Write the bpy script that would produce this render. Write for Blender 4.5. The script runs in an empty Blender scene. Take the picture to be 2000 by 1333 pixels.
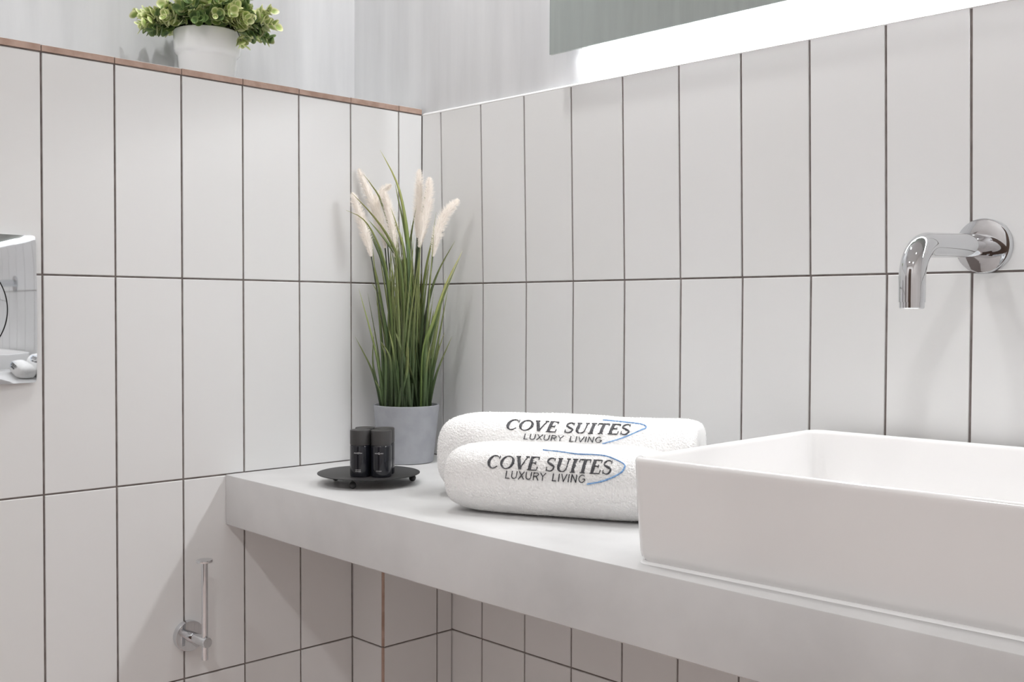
import bpy, math, random
from math import sin, cos, pi, radians
from mathutils import Vector, Matrix
import numpy as np

random.seed(7)
rng = np.random.default_rng(7)
SC = bpy.context.scene
COL = SC.collection
Z0 = 1.455                      # height of the tile top edge above the floor; z below is given relative to it

# ------------------------------------------------------------------ camera
cam = bpy.data.cameras.new('camera')
cam.sensor_fit = 'HORIZONTAL'; cam.sensor_width = 36.0
cam.lens = 2123.574 / 2000.0 * 36.0
cam.clip_start = 0.02; cam.clip_end = 50
camo = bpy.data.objects.new('camera', cam); COL.objects.link(camo)
yaw, pitch, roll = -0.7975903, -0.0270551, 0.0042318
f = Vector((cos(pitch) * sin(yaw), cos(pitch) * cos(yaw), sin(pitch)))
r = Vector((cos(yaw), -sin(yaw), 0)); u = r.cross(f)
r2 = r * cos(roll) + u * sin(roll); u2 = -r * sin(roll) + u * cos(roll)
M = Matrix((r2, u2, -f)).transposed().to_4x4()
M.translation = Vector((1.514494, -1.250498, -0.350283 + Z0))
camo.matrix_world = M
SC.camera = camo

# ------------------------------------------------------------------ world, exposure
w = bpy.data.worlds.new('world'); SC.world = w; w.use_nodes = True
w.node_tree.nodes['Background'].inputs[0].default_value = (0.9, 0.95, 1.0, 1)
w.node_tree.nodes['Background'].inputs[1].default_value = 0.0
SC.view_settings.view_transform = 'Standard'
SC.view_settings.look = 'None'
SC.view_settings.gamma = 1.0
SC.view_settings.use_curve_mapping = False
SC.view_settings.exposure = 0.20
SC.cycles.use_denoising = True
SC.cycles.max_bounces = 10
SC.cycles.diffuse_bounces = 7
SC.cycles.adaptive_threshold = 0.03
SC.cycles.sample_clamp_indirect = 8.0
LED_POWER = 112.0                # radiance of the strip behind the mirror
LED_COLOR = (0.97, 0.985, 1.0)
DOWN_POWER = (268.0, 45.0, 318.0, 318.0)   # radiance of the four added, unseen ceiling downlights
SIDE_POWER = 50.0               # radiance of the weaker strip up the mirror's left side
DOWN_COLOR = (0.99, 0.995, 1.0)

# ------------------------------------------------------------------ materials
def mat(name, color, rough=0.5, metal=0.0, spec=0.5, **kw):
    m = bpy.data.materials.new(name); m.use_nodes = True
    b = m.node_tree.nodes['Principled BSDF']
    b.inputs['Base Color'].default_value = (*color, 1)
    b.inputs['Roughness'].default_value = rough
    b.inputs['Metallic'].default_value = metal
    b.inputs['Specular IOR Level'].default_value = spec
    for k, v in kw.items():
        b.inputs[k.replace('_', ' ')].default_value = v
    return m

def bsdf(m): return m.node_tree.nodes['Principled BSDF']

def noise_color(m, c1, c2, scale, stretch=(1, 1, 1), detail=4, lo=0.35, hi=0.65, bump=0.0, bump_scale=None, coord='Object'):
    nt = m.node_tree; N = nt.nodes; K = nt.links
    tc = N.new('ShaderNodeTexCoord'); mp = N.new('ShaderNodeMapping'); mp.inputs['Scale'].default_value = stretch
    nz = N.new('ShaderNodeTexNoise'); nz.inputs['Scale'].default_value = scale; nz.inputs['Detail'].default_value = detail
    cr = N.new('ShaderNodeValToRGB')
    cr.color_ramp.elements[0].position = lo; cr.color_ramp.elements[0].color = (*c1, 1)
    cr.color_ramp.elements[1].position = hi; cr.color_ramp.elements[1].color = (*c2, 1)
    K.new(tc.outputs[coord], mp.inputs['Vector']); K.new(mp.outputs[0], nz.inputs['Vector'])
    K.new(nz.outputs['Fac'], cr.inputs['Fac']); K.new(cr.outputs[0], bsdf(m).inputs['Base Color'])
    if bump:
        bp = N.new('ShaderNodeBump'); bp.inputs['Strength'].default_value = bump; bp.inputs['Distance'].default_value = 0.002
        if bump_scale:
            n2 = N.new('ShaderNodeTexNoise'); n2.inputs['Scale'].default_value = bump_scale; n2.inputs['Detail'].default_value = 5
            K.new(mp.outputs[0], n2.inputs['Vector']); K.new(n2.outputs['Fac'], bp.inputs['Height'])
        else:
            K.new(nz.outputs['Fac'], bp.inputs['Height'])
        K.new(bp.outputs[0], bsdf(m).inputs['Normal'])
    return m

def emit(name, color, strength):
    m = bpy.data.materials.new(name); m.use_nodes = True
    b = bsdf(m); b.inputs['Base Color'].default_value = (0.8, 0.8, 0.8, 1)
    b.inputs['Emission Color'].default_value = (*color, 1); b.inputs['Emission Strength'].default_value = strength
    return m

MT = {}
MT['tile'] = mat('satin_white_tile', (0.74, 0.742, 0.738), 0.36, spec=0.45)
def tile_variation(m):
    nt = m.node_tree; N = nt.nodes; K = nt.links
    oi = N.new('ShaderNodeObjectInfo'); cr = N.new('ShaderNodeValToRGB')
    cr.color_ramp.elements[0].color = (0.728, 0.730, 0.724, 1); cr.color_ramp.elements[1].color = (0.750, 0.753, 0.752, 1)
    K.new(oi.outputs['Random'], cr.inputs['Fac']); K.new(cr.outputs[0], bsdf(m).inputs['Base Color'])
tile_variation(MT['tile'])
MT['grout'] = noise_color(mat('dark_grout', (0.07, 0.055, 0.05), 0.9), (0.17, 0.142, 0.132), (0.25, 0.22, 0.208), 60, bump=0.3)
MT['bisque'] = noise_color(mat('terracotta_tile_body', (0.38, 0.2, 0.14), 0.85), (0.36, 0.245, 0.195), (0.47, 0.34, 0.28), 45, bump=0.4)
MT['plaster'] = noise_color(mat('grey_white_plaster', (0.6, 0.6, 0.6), 0.6), (0.575, 0.580, 0.588), (0.665, 0.670, 0.678), 9, (3.0, 3.0, 0.35), 6, 0.3, 0.7, bump=0.16, bump_scale=26)
MT['cement'] = noise_color(mat('microcement', (0.6, 0.59, 0.58), 0.42), (0.545, 0.542, 0.54), (0.66, 0.658, 0.656), 7, (1, 1, 1), 8, 0.3, 0.7, bump=0.12, bump_scale=45)
MT['floor'] = noise_color(mat('warm_floor', (0.5, 0.42, 0.38), 0.5), (0.72, 0.615, 0.575), (0.80, 0.695, 0.655), 3)
MT['ceiling'] = mat('ceiling_paint', (0.86, 0.855, 0.85), 0.8)
MT['roomwall'] = noise_color(mat('room_plaster', (0.6, 0.57, 0.55), 0.7), (0.74, 0.705, 0.69), (0.80, 0.77, 0.755), 4)
MT['silicone'] = mat('white_silicone', (0.84, 0.84, 0.84), 0.35)
MT['ceramic'] = mat('white_glazed_ceramic', (0.82, 0.812, 0.806), 0.12, spec=0.5, Coat_Weight=0.3, Coat_Roughness=0.04)
MT['chrome'] = mat('chrome', (0.70, 0.715, 0.735), 0.035, 1.0)
MT['gap'] = mat('black_button_gap', (0.012, 0.012, 0.013), 0.5)  # plain black for the ring in the gap around the flush button
MT['mirror'] = mat('mirror_glass', (0.48, 0.515, 0.49), 0.015, 1.0)
MT['mirror_back'] = mat('mirror_backing', (0.75, 0.75, 0.75), 0.6)
MT['led'] = emit('led_diffuser', LED_COLOR, LED_POWER)
for _i in range(4): MT['down%d' % _i] = emit('added_downlight_lens', DOWN_COLOR, DOWN_POWER[_i])
MT['led_side'] = emit('led_side_diffuser', LED_COLOR, SIDE_POWER)
MT['white_metal'] = mat('white_enamel', (0.8, 0.8, 0.8), 0.4)
MT['towel'] = mat('white_terry', (0.95, 0.945, 0.935), 0.95, spec=0.1, Sheen_Weight=0.15, Sheen_Roughness=0.5)
MT['thread_dark'] = noise_color(mat('charcoal_thread', (0.03, 0.03, 0.035), 0.6), (0.02, 0.02, 0.024), (0.11, 0.11, 0.12), 900, bump=0.5)
MT['thread_blue'] = noise_color(mat('blue_thread', (0.12, 0.3, 0.6), 0.6), (0.12, 0.27, 0.58), (0.30, 0.52, 0.80), 500)
MT['black_metal'] = mat('black_painted_steel', (0.032, 0.031, 0.031), 0.45, spec=0.35)
MT['bottle'] = mat('black_glossy_plastic', (0.010, 0.011, 0.016), 0.12, spec=0.6)
MT['cap'] = mat('charcoal_matte_cap', (0.045, 0.043, 0.043), 0.5)
MT['print'] = mat('white_print', (0.75, 0.75, 0.75), 0.5)
MT['grey_pot'] = noise_color(mat('grey_cement_pot', (0.35, 0.36, 0.39), 0.7), (0.30, 0.31, 0.335), (0.345, 0.355, 0.38), 40, bump=0.15)
MT['soil'] = noise_color(mat('dark_soil', (0.03, 0.028, 0.02), 0.95), (0.015, 0.015, 0.010), (0.05, 0.045, 0.03), 120, bump=0.6)
MT['white_pot'] = mat('white_ceramic_pot', (0.86, 0.86, 0.86), 0.13, spec=0.5)
MT['stem'] = mat('dark_stem', (0.045, 0.055, 0.03), 0.6)
MT['plume'] = mat('cream_plume', (0.96, 0.915, 0.86), 0.9, spec=0.1, Sheen_Weight=0.3)
bsdf(MT['plume']).inputs['Subsurface Weight'].default_value = 0.0

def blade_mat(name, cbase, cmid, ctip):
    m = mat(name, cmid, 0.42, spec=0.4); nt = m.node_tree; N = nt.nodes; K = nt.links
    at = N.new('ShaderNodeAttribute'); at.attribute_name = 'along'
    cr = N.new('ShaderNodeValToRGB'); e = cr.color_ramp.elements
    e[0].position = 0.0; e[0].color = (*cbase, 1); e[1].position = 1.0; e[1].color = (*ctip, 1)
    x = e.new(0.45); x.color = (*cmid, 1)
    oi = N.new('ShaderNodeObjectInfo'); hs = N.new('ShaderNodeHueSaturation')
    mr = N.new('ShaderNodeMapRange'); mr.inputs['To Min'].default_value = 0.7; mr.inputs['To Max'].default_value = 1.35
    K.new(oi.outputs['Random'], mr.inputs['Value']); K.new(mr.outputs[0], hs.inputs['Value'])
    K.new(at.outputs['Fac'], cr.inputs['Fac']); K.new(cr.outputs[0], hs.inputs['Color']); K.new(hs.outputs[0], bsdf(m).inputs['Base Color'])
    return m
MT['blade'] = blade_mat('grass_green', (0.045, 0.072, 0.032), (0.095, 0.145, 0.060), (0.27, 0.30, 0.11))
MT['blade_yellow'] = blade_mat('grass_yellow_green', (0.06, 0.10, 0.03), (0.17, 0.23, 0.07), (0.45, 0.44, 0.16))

def leaf_mat(name, center, edge):
    m = mat(name, center, 0.4, spec=0.4); nt = m.node_tree; N = nt.nodes; K = nt.links
    at = N.new('ShaderNodeAttribute'); at.attribute_name = 'along'
    cr = N.new('ShaderNodeValToRGB'); e = cr.color_ramp.elements
    e[0].position = 0.45; e[0].color = (*center, 1); e[1].position = 0.95; e[1].color = (*edge, 1)
    oi = N.new('ShaderNodeObjectInfo'); hs = N.new('ShaderNodeHueSaturation')
    mr = N.new('ShaderNodeMapRange'); mr.inputs['To Min'].default_value = 0.65; mr.inputs['To Max'].default_value = 1.3
    K.new(oi.outputs['Random'], mr.inputs['Value']); K.new(mr.outputs[0], hs.inputs['Value'])
    K.new(at.outputs['Fac'], cr.inputs['Fac']); K.new(cr.outputs[0], hs.inputs['Color']); K.new(hs.outputs[0], bsdf(m).inputs['Base Color'])
    return m
MT['leaf_green'] = leaf_mat('leaf_mid_green', (0.085, 0.15, 0.045), (0.24, 0.34, 0.12))
MT['leaf_pale'] = leaf_mat('leaf_variegated', (0.34, 0.44, 0.13), (0.76, 0.77, 0.44))

# ------------------------------------------------------------------ mesh helpers
class MB:
    def __init__(s): s.v = []; s.f = []; s.a = []
    def add(s, vs, fs, along=None):
        n = len(s.v); s.v += [tuple(p) for p in vs]; s.f += [tuple(i + n for i in q) for q in fs]
        s.a += list(along) if along is not None else [0.0] * len(vs)
        return s
    def box(s, x0, x1, y0, y1, z0, z1):
        vs = [(x, y, z) for z in (z0, z1) for y in (y0, y1) for x in (x0, x1)]
        return s.add(vs, [(0, 2, 3, 1), (4, 5, 7, 6), (0, 1, 5, 4), (2, 6, 7, 3), (0, 4, 6, 2), (1, 3, 7, 5)])
    def loft(s, rings, cap0=True, cap1=True, along=None):
        n = len(rings[0]); vs = [p for q in rings for p in q]; fs = []
        for k in range(len(rings) - 1):
            for i in range(n):
                j = (i + 1) % n; fs.append((k * n + i, k * n + j, (k + 1) * n + j, (k + 1) * n + i))
        if cap0: fs.append(tuple(range(n))[::-1])
        if cap1: fs.append(tuple((len(rings) - 1) * n + i for i in range(n)))
        return s.add(vs, fs, along)
    def lathe(s, prof, n=48, cap0=True, cap1=True, c=(0, 0, 0)):
        rings = [[(c[0] + R * cos(2 * pi * i / n), c[1] + R * sin(2 * pi * i / n), c[2] + z) for i in range(n)] for R, z in prof]
        return s.loft(rings, cap0, cap1)
    def tube(s, pts, rad, n=16, cap=True):
        pts = [Vector(p) for p in pts]
        if not hasattr(rad, '__len__'): rad = [rad] * len(pts)
        rings = []; ref = None
        for i, p in enumerate(pts):
            t = (pts[min(i + 1, len(pts) - 1)] - pts[max(i - 1, 0)]).normalized()
            if ref is None:
                ref = Vector((0, 0, 1)) if abs(t.z) < 0.9 else Vector((1, 0, 0))
            a = (ref - t * ref.dot(t)).normalized(); b = t.cross(a); ref = a
            rings.append([p + (a * cos(2 * pi * k / n) + b * sin(2 * pi * k / n)) * rad[i] for k in range(n)])
        return s.loft(rings, cap, cap)
    def sphere(s, c, R, n=20, m=12):
        prof = [(R * sin(pi * k / m), -R * cos(pi * k / m)) for k in range(1, m)]
        return s.lathe(prof, n, True, True, c)
    def mesh(s, name):
        me = bpy.data.meshes.new(name); me.from_pydata(s.v, [], s.f); me.update()
        if any(s.a):
            at = me.attributes.new('along', 'FLOAT', 'POINT'); at.data.foreach_set('value', s.a)
        return me
    def build(s, name, material, parent=None, smooth=False, sharp=None, loc=None):
        return link(name, s.mesh(name), material, parent, smooth, sharp, loc)

def link(name, me, material, parent=None, smooth=False, sharp=None, loc=None):
    if material is not None and not me.materials: me.materials.append(MT[material] if isinstance(material, str) else material)
    if smooth:
        me.polygons.foreach_set('use_smooth', [True] * len(me.polygons))
        if sharp: me.set_sharp_from_angle(angle=radians(sharp))
    o = bpy.data.objects.new(name, me); COL.objects.link(o)
    if parent: o.parent = parent
    if loc: o.location = loc
    return o

def thing(name, loc, label, cat, group=None, rz=0.0):
    o = bpy.data.objects.new(name, None); COL.objects.link(o)
    o.empty_display_size = 0.05
    o.location = (loc[0], loc[1], loc[2] + Z0); o.rotation_euler = (0, 0, rz)
    tag(o, label, cat, group); return o
def tag(o, label, cat, group=None):
    o['label'] = label; o['category'] = cat
    if group: o['group'] = group
    return o
def struct(o, label=None):
    o['kind'] = 'structure'
    if label: o['label'] = label
    return o

# ------------------------------------------------------------------ the room
FL = -Z0                                       # floor in relative z
XB = -0.216                                    # plaster face behind the ledge
CE = 1.02                                      # ceiling
def Z(z): return z + Z0
RX, RY = 2.35, -2.35
m = MB().box(XB - 0.1, RX + .1, RY - .1, 0.11, Z(FL) - 0.05, Z(FL)); struct(m.build('floor', 'floor'))
m = MB().box(XB - 0.1, RX + .1, RY - .1, 0.11, Z(CE), Z(CE) + 0.05); struct(m.build('ceiling', 'ceiling'))
PY = 0.009                                     # plaster face of the right wall lies behind the tile faces
wall_right = struct(MB().box(XB - 0.1, RX + .1, PY, 0.11, Z(FL), Z(CE)).build('wall_right', 'plaster'), 'wall with grey plaster above white upright tiles behind the basin')
wall_back = struct(MB().box(XB - 0.1, XB, RY, PY, Z(FL), Z(CE)).build('wall_back', 'plaster'), 'streaky grey plaster wall behind the ledge plant')
struct(MB().box(RX, RX + .1, RY, PY, Z(FL), Z(CE)).build('wall_side', 'roomwall'))
struct(MB().box(XB - 0.1, RX + .1, RY - .1, RY, Z(FL), Z(CE)).build('wall_front', 'roomwall'))
MT['door'] = noise_color(mat('dark_walnut', (0.1, 0.06, 0.04), 0.45), (0.05, 0.03, 0.022), (0.11, 0.065, 0.045), 6, (6, 6, 0.6))  # unseen dark door, added so the chrome has something dark to reflect
door = struct(MB().box(0.75, 1.60, RY + 0.002, RY + 0.030, Z(FL) + 0.004, Z(FL) + 2.08).build('added_door_1', 'door'), 'added dark walnut door behind the camera, for dark reflections in the chrome')
for x0, x1, z0, z1 in ((0.68, 0.747, 0, 2.15), (1.603, 1.67, 0, 2.15), (0.747, 1.603, 2.084, 2.15)):
    MB().box(x0, x1, RY + 0.001, RY + 0.042, Z(FL) + 0.001 + z0, Z(FL) + z1).build('added_door_frame', 'white_metal', door)
MB().tube([(0.82, RY + 0.03, 0.98), (0.82, RY + 0.075, 0.98), (0.835, RY + 0.083, 0.98), (0.95, RY + 0.083, 0.98)], 0.009, 12).build('added_door_handle', 'chrome', door, True)
# the tiled half wall with a ledge on top
wall_left = struct(MB().box(XB, -0.0024, RY, PY, Z(FL), Z(0.0)).build('wall_left', 'grout'), 'tiled half wall carrying the ledge')

JW = 0.0031; JH = 0.0026
ROWS = [0.0008, -0.3025, -0.6055, -0.9095, -1.2130, FL]
def yL(c, z):
    t = -z / 0.909
    return -((0.1557 + 0.1029 * c) * (1 - t) + (0.1519 + 0.1037 * c) * t)
def xR(c, z):
    if z > -0.303:
        t = -z / 0.303; return (0.0509 + 0.10355 * c) * (1 - t) + (0.0588 + 0.10318 * c) * t
    return 0.0588 + 0.1033 * c

def tile_quad(name, parent, P, n, depth, ch=0.0007):
    """P: four outline points (world) of the face, n: unit normal out of the wall"""
    c = sum((Vector(p) for p in P), Vector()) / 4; n = Vector(n)
    inner = [Vector(p) + (c - Vector(p)).normalized() * ch * 1.3 - c for p in P]
    mid = [Vector(p) - n * ch - c for p in P]
    back = [Vector(p) - n * depth - c for p in P]
    mb = MB(); mb.add(back + mid + inner, [(8, 9, 10, 11)] + [(i, (i + 1) % 4, 4 + (i + 1) % 4, 4 + i) for i in range(4)] + [(4 + i, 4 + (i + 1) % 4, 8 + (i + 1) % 4, 8 + i) for i in range(4)])
    return mb.build(name, 'tile', parent, loc=tuple(c))

def J(v, s): return v + s * JW / 2
for c in range(-2, 15):
    for k in range(5):
        zt, zb = ROWS[k] - (0.0010 if k == 0 else JH / 2), ROWS[k + 1] + JH / 2
        yr = (lambda z: -0.0012) if c == -2 else (lambda z, c=c: yL(c, z) - JW / 2)
        yl = lambda z, c=c: yL(c + 1, z) + JW / 2
        d = random.uniform(-0.0002, 0.0002)
        tile_quad('tile', wall_left, [(d, yl(zb), Z(zb)), (d, yr(zb), Z(zb)), (d, yr(zt), Z(zt)), (d, yl(zt), Z(zt))], (1, 0, 0), 0.0075)
for c in range(-1, 21):
    for k in range(5):
        zt, zb = ROWS[k] - (0.0012 if k == 0 else JH / 2), ROWS[k + 1] + JH / 2
        xl = (lambda z: 0.0014) if c == -1 else (lambda z, c=c: xR(c, z) + JW / 2)
        xr = lambda z, c=c: xR(c + 1, z) - JW / 2
        d = random.uniform(-0.0002, 0.0002)
        tile_quad('tile', wall_right, [(xl(zb), d, Z(zb)), (xr(zb), d, Z(zb)), (xr(zt), d, Z(zt)), (xl(zt), d, Z(zt))], (0, -1, 0), 0.0085)
MB().box(0.0, 2.3, 0.0022, PY, Z(FL), Z(-0.0006)).build('grout_bed', 'grout', wall_right)
# ledge tiles: white glaze on top, raw terracotta edge to the front
for c in range(-2, 15):
    y1 = -0.0012 if c == -2 else yL(c, 0) - 0.0008
    y0 = yL(c + 1, 0) + 0.0008
    d = random.uniform(-0.0005, 0.0007); dz = random.uniform(-0.0003, 0.0006)
    o = MB().box(XB + 0.001, 0.0004 + d, y0, y1, Z(0.0018), Z(0.0100 + dz)).build('ledge_tile', 'bisque', wall_left)
    MB().box(XB + 0.001, -0.0004 + d, y0 + .0002, y1 - .0002, Z(0.0100 + dz), Z(0.0108 + dz)).build('glaze', 'tile', o)
MB().box(XB + 0.001, -0.0012, RY, -0.0005, Z(-0.0002), Z(0.0096)).build('ledge_bed', 'grout', wall_left)
# white bead where plaster meets the right tiles
m = MB(); xs = [0.002 + 0.03 * i for i in range(78)]
rings = []
for x in xs:
    j = random.uniform(-0.0003, 0.0005)
    rings.append([(x, 0.0001, Z(-0.0008)), (x, -0.0004, Z(0.0004)), (x, 0.0006, Z(0.0024 + j)), (x, 0.0045, Z(0.0042 + j)), (x, PY + .0005, Z(0.0045 + j)), (x, PY + .0005, Z(-0.0008))])
struct(m.loft(rings).build('trim_1', 'silicone'), 'thin white sealant bead along the top of the tiles')
# pipe chase below the counter
CX0, CX1, CY = 0.0, 0.086, -0.152
chase = struct(MB().box(-0.001, CX1 - 0.0024, CY + 0.0024, 0.004, Z(FL), Z(-0.6818)).build('wall_chase', 'grout'), 'tiled pipe boxing in the corner under the counter')
cr = [-0.6815, -0.9095, -1.2130, FL]
for k in range(3):
    zt, zb = cr[k] - (0 if k == 0 else JH / 2), cr[k + 1] + JH / 2
    x0, x1 = 0.0024, CX1 - 0.0052
    tile_quad('tile', chase, [(x0, CY, Z(zb)), (x1, CY, Z(zb)), (x1, CY, Z(zt)), (x0, CY, Z(zt))], (0, -1, 0), 0.008)
    for y0, y1 in ((CY + 0.003, -0.0345 - JW / 2), (-0.0345 + JW / 2, -0.0022)):
        tile_quad('tile', chase, [(CX1, y0, Z(zb)), (CX1, y1, Z(zb)), (CX1, y1, Z(zt)), (CX1, y0, Z(zt))], (1, 0, 0), 0.008)
m = MB()
for k in range(3):
    zt, zb = cr[k], cr[k + 1] + 0.002
    m.add([(CX1 - .0050, CY + .0004, Z(zb)), (CX1 - .0006, CY + .0010, Z(zb)), (CX1 - .0003, CY + .0030, Z(zb)), (CX1 - .006, CY + .006, Z(zb)),
           (CX1 - .0050, CY + .0004, Z(zt)), (CX1 - .0006, CY + .0010, Z(zt)), (CX1 - .0003, CY + .0030, Z(zt)), (CX1 - .006, CY + .006, Z(zt))],
          [(0, 1, 5, 4), (1, 2, 6, 5), (2, 3, 7, 6), (3, 0, 4, 7), (0, 3, 2, 1), (4, 5, 6, 7)])
struct(m.build('trim_2', 'bisque'), 'brown corner edge of the tiled pipe boxing')

# ------------------------------------------------------------------ counter
CT, CB = -0.6054, -0.6835
def yF(x):
    for (xa, ya), (xb, yb) in zip(FR, FR[1:]):
        if x <= xb: return ya + (yb - ya) * (x - xa) / (xb - xa)
    return FR[-1][1]
FR = [(0, -0.3930), (0.28, -0.4035), (0.60, -0.4115), (0.95, -0.4140), (2.2, -0.4140)]
m = MB(); rings = []
xs = [0.0006] + [0.05 * i for i in range(1, 44)]
for x in xs:
    y = yF(x); b = 0.0012
    rings.append([(x, -0.0006, Z(CB)), (x, -0.0006, Z(CT)), (x, y + b * 1.5, Z(CT)), (x, y + b * .4, Z(CT - b * .4)), (x, y, Z(CT - b * 1.5)), (x, y, Z(CB + b * 1.2)), (x, y + b * 1.2, Z(CB))])
o = m.loft(rings).build('countertop', 'cement', smooth=True, sharp=35)
tag(o, 'thick grey microcement counter slab running along the tiled wall', 'counter')

# ------------------------------------------------------------------ mirror with light strip
MX0, MX1, MZ0, MZ1, MY = 0.344, 1.75, 0.0465, 0.86, -0.030
t = thing('mirror', ((MX0 + MX1) / 2, PY, MZ0), 'large frameless mirror standing off the plaster wall with a glowing strip beneath', 'mirror')
ox, oy, oz = (MX0 + MX1) / 2, PY, MZ0
def rel(mb_args): return mb_args
hw = (MX1 - MX0) / 2; H = MZ1 - MZ0
MB().box(-hw, hw, MY - oy, MY - oy + 0.005, 0, H).build('glass', 'mirror', t)
MB().box(-hw + 0.0003, hw - 0.0003, MY - oy + 0.0051, MY - oy + 0.0065, 0.0003, H - .0003).build('backing_sheet', 'mirror_back', t)
MB().box(-hw + 0.160, hw - 0.160, MY - oy + 0.0066, -0.0004, 0.017, H - 0.04).build('standoff_frame', 'mirror_back', t)
MB().box(-hw + 0.045, hw - 0.045, MY - oy + 0.0066, -0.0008, 0.007, 0.030).build('led_rail', 'mirror_back', t)
MB().box(-hw + 0.1575, -hw + 0.1602, -0.009, -0.002, 0.032, H - 0.05).build('led_side_strip', 'led_side', t)
MB().box(-hw + 0.045, hw - 0.045, -0.013, -0.003, 0.0045, 0.0072).build('led_strip', 'led', t)

# ------------------------------------------------------------------ ceiling downlights, added out of view to light the room
for i, (x, y, lab) in enumerate([(0.30, -0.36, 'added ceiling downlight above the towels, out of view'), (1.55, -0.75, 'added ceiling downlight above the basin, out of view'), (0.6, -1.75, 'added ceiling downlight behind the camera, ledge side'), (1.7, -1.75, 'added ceiling downlight behind the camera, far side')]):
    d = thing('added_downlight', (x, y, CE), lab, 'added ceiling light', 'added ceiling downlights')
    MB().lathe([(0.062, 0), (0.062, -0.004), (0.052, -0.006), (0.050, -0.003), (0.050, 0)], 40, False, False).build('bezel', 'white_metal', d, True, 40)
    MB().lathe([(0.0499, -0.002), (0.0499, -0.001)], 40).build('lens', 'down%d' % i, d)

# ------------------------------------------------------------------ basin
def rrect(hx, hy, R, z, n=8, tx=0, ty=0):
    pts = []
    for q, (sx, sy) in enumerate(((1, 1), (-1, 1), (-1, -1), (1, -1))):
        for k in range(n + 1):
            a = pi / 2 * (q + k / n)
            pts.append((sx * (hx - R) + R * cos(a) + tx, sy * (hy - R) + R * sin(a) + ty, z))
    return pts
BW, BD, BH = 0.232, 0.1885, 0.1085
brot = radians(1.8)
# front-left rim corner sits at (0.811, -0.3955)
cx = 0.8085 + BW * cos(brot) - BD * sin(brot); cy = -0.3965 + BW * sin(brot) + BD * cos(brot)
t = thing('wash_basin', (cx, cy, CT), 'white rectangular ceramic vessel basin with thin walls on the counter', 'basin', rz=brot)
rg = []
for ins, z in ((0.0105, 0.0005), (0.0085, 0.0010), (0.0085, 0.0040), (0.0060, 0.0065), (0.0048, 0.012), (0.0020, 0.060), (0.0006, 0.100), (0.0003, BH - 0.0045), (0.0010, BH - 0.0018), (0.0026, BH - 0.0003), (0.0042, BH),
               (0.0062, BH - 0.0004), (0.0078, BH - 0.0020), (0.0088, BH - 0.0050), (0.0110, 0.070), (0.0150, 0.036), (0.0190, 0.024), (0.0270, 0.0170), (0.0500, 0.0140)):
    rg.append(rrect(BW - ins, BD - ins, max(0.004, 0.018 - ins * 0.25) if ins < 0.012 else 0.018 + (ins - 0.012) * 0.5, z))
rg.append([(0.03 * cos(2 * pi * i / 36 + pi / 4 * 0), 0.03 * sin(2 * pi * i / 36), 0.0118) for i in range(36)])
MB().loft(rg).build('bowl', 'ceramic', t, True, 60)
MB().lathe([(0.023, 0.0119), (0.023, 0.0145), (0.020, 0.0165), (0.0, 0.0172)], 32, True, False).build('drain_cover', 'chrome', t, True, 40)
bd = [rrect(BW - 0.0048, BD - 0.0048, 0.017, 0.0002), rrect(BW - 0.0052, BD - 0.0052, 0.017, 0.0010), rrect(BW - 0.0070, BD - 0.0070, 0.016, 0.0026), rrect(BW - 0.009, BD - 0.009, 0.016, 0.0028)]
MB().loft(bd, True, True).build('sealant_bead', 'silicone', t, True, 60)

# ------------------------------------------------------------------ wall spout
SX, SZ = 1.004, -0.2735
t = thing('wall_spout', (SX, 0.0, SZ), 'chrome wall-mounted basin spout bending downwards', 'tap')
def lathe_y(prof, n=48):                      # profile (radius, distance out of the wall)
    m = MB(); rings = [[(R * cos(2 * pi * i / n), -d, R * sin(2 * pi * i / n)) for i in range(n)] for R, d in prof]
    return m.loft(rings)
lathe_y([(0.0308, 0.0003), (0.0310, 0.0016), (0.0310, 0.0095), (0.0304, 0.0108), (0.0290, 0.0112), (0.0150, 0.0112)]).build('wall_flange', 'chrome', t, True, 30)
pts = [(0, -0.0105, -0.0002), (0, -0.03, -0.0008)]; BR = 0.036; YL_ = -0.1815
for k in range(17):
    a = pi / 2 * k / 16; pts.append((0, YL_ + BR - BR * sin(a), -0.0054 - BR + BR * cos(a)))
pts += [(0, YL_, -0.05), (0, YL_, -0.0655)]
MB().tube(pts, 0.0133, 32).build('spout_tube', 'chrome', t, True, 50)
m = MB().lathe([(0.0124, -0.0645), (0.0124, -0.0712), (0.0112, -0.0722), (0.0095, -0.0722), (0.0092, -0.0705)], 32, True, True, (0, YL_, 0)); m.build('aerator', 'chrome', t, True, 30)

# ------------------------------------------------------------------ toilet roll holder
t = thing('toilet_roll_holder', (0.0, -0.4555, -0.8435), 'empty chrome toilet roll holder with an upright rod on the left tiles', 'roll holder')
def lathe_x(prof, n=40):
    m = MB(); rings = [[(d, R * cos(2 * pi * i / n), R * sin(2 * pi * i / n)) for i in range(n)] for R, d in prof]
    return m.loft(rings)
lathe_x([(0.0232, 0.0003), (0.0234, 0.0012), (0.0234, 0.0092), (0.0228, 0.0103), (0.0216, 0.0105)]).build('wall_flange', 'chrome', t, True, 30, (0, -0.0032, 0.0006))
MB().tube([(0.009, -0.0030, 0.0006), (0.0560, 0, 0), (0.0572, 0.0001, 0), (0.0574, 0.0001, 0)], [0.0078, 0.0078, 0.0072, 0.0060], 32).build('arm', 'chrome', t, True, 30)
rod = MB().lathe([(0.0044, -0.0270), (0.0048, -0.0262), (0.0048, 0.119)], 24, True, True, (0.0485, 0, 0)).build('rod', 'chrome', t, True, 30)
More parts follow.
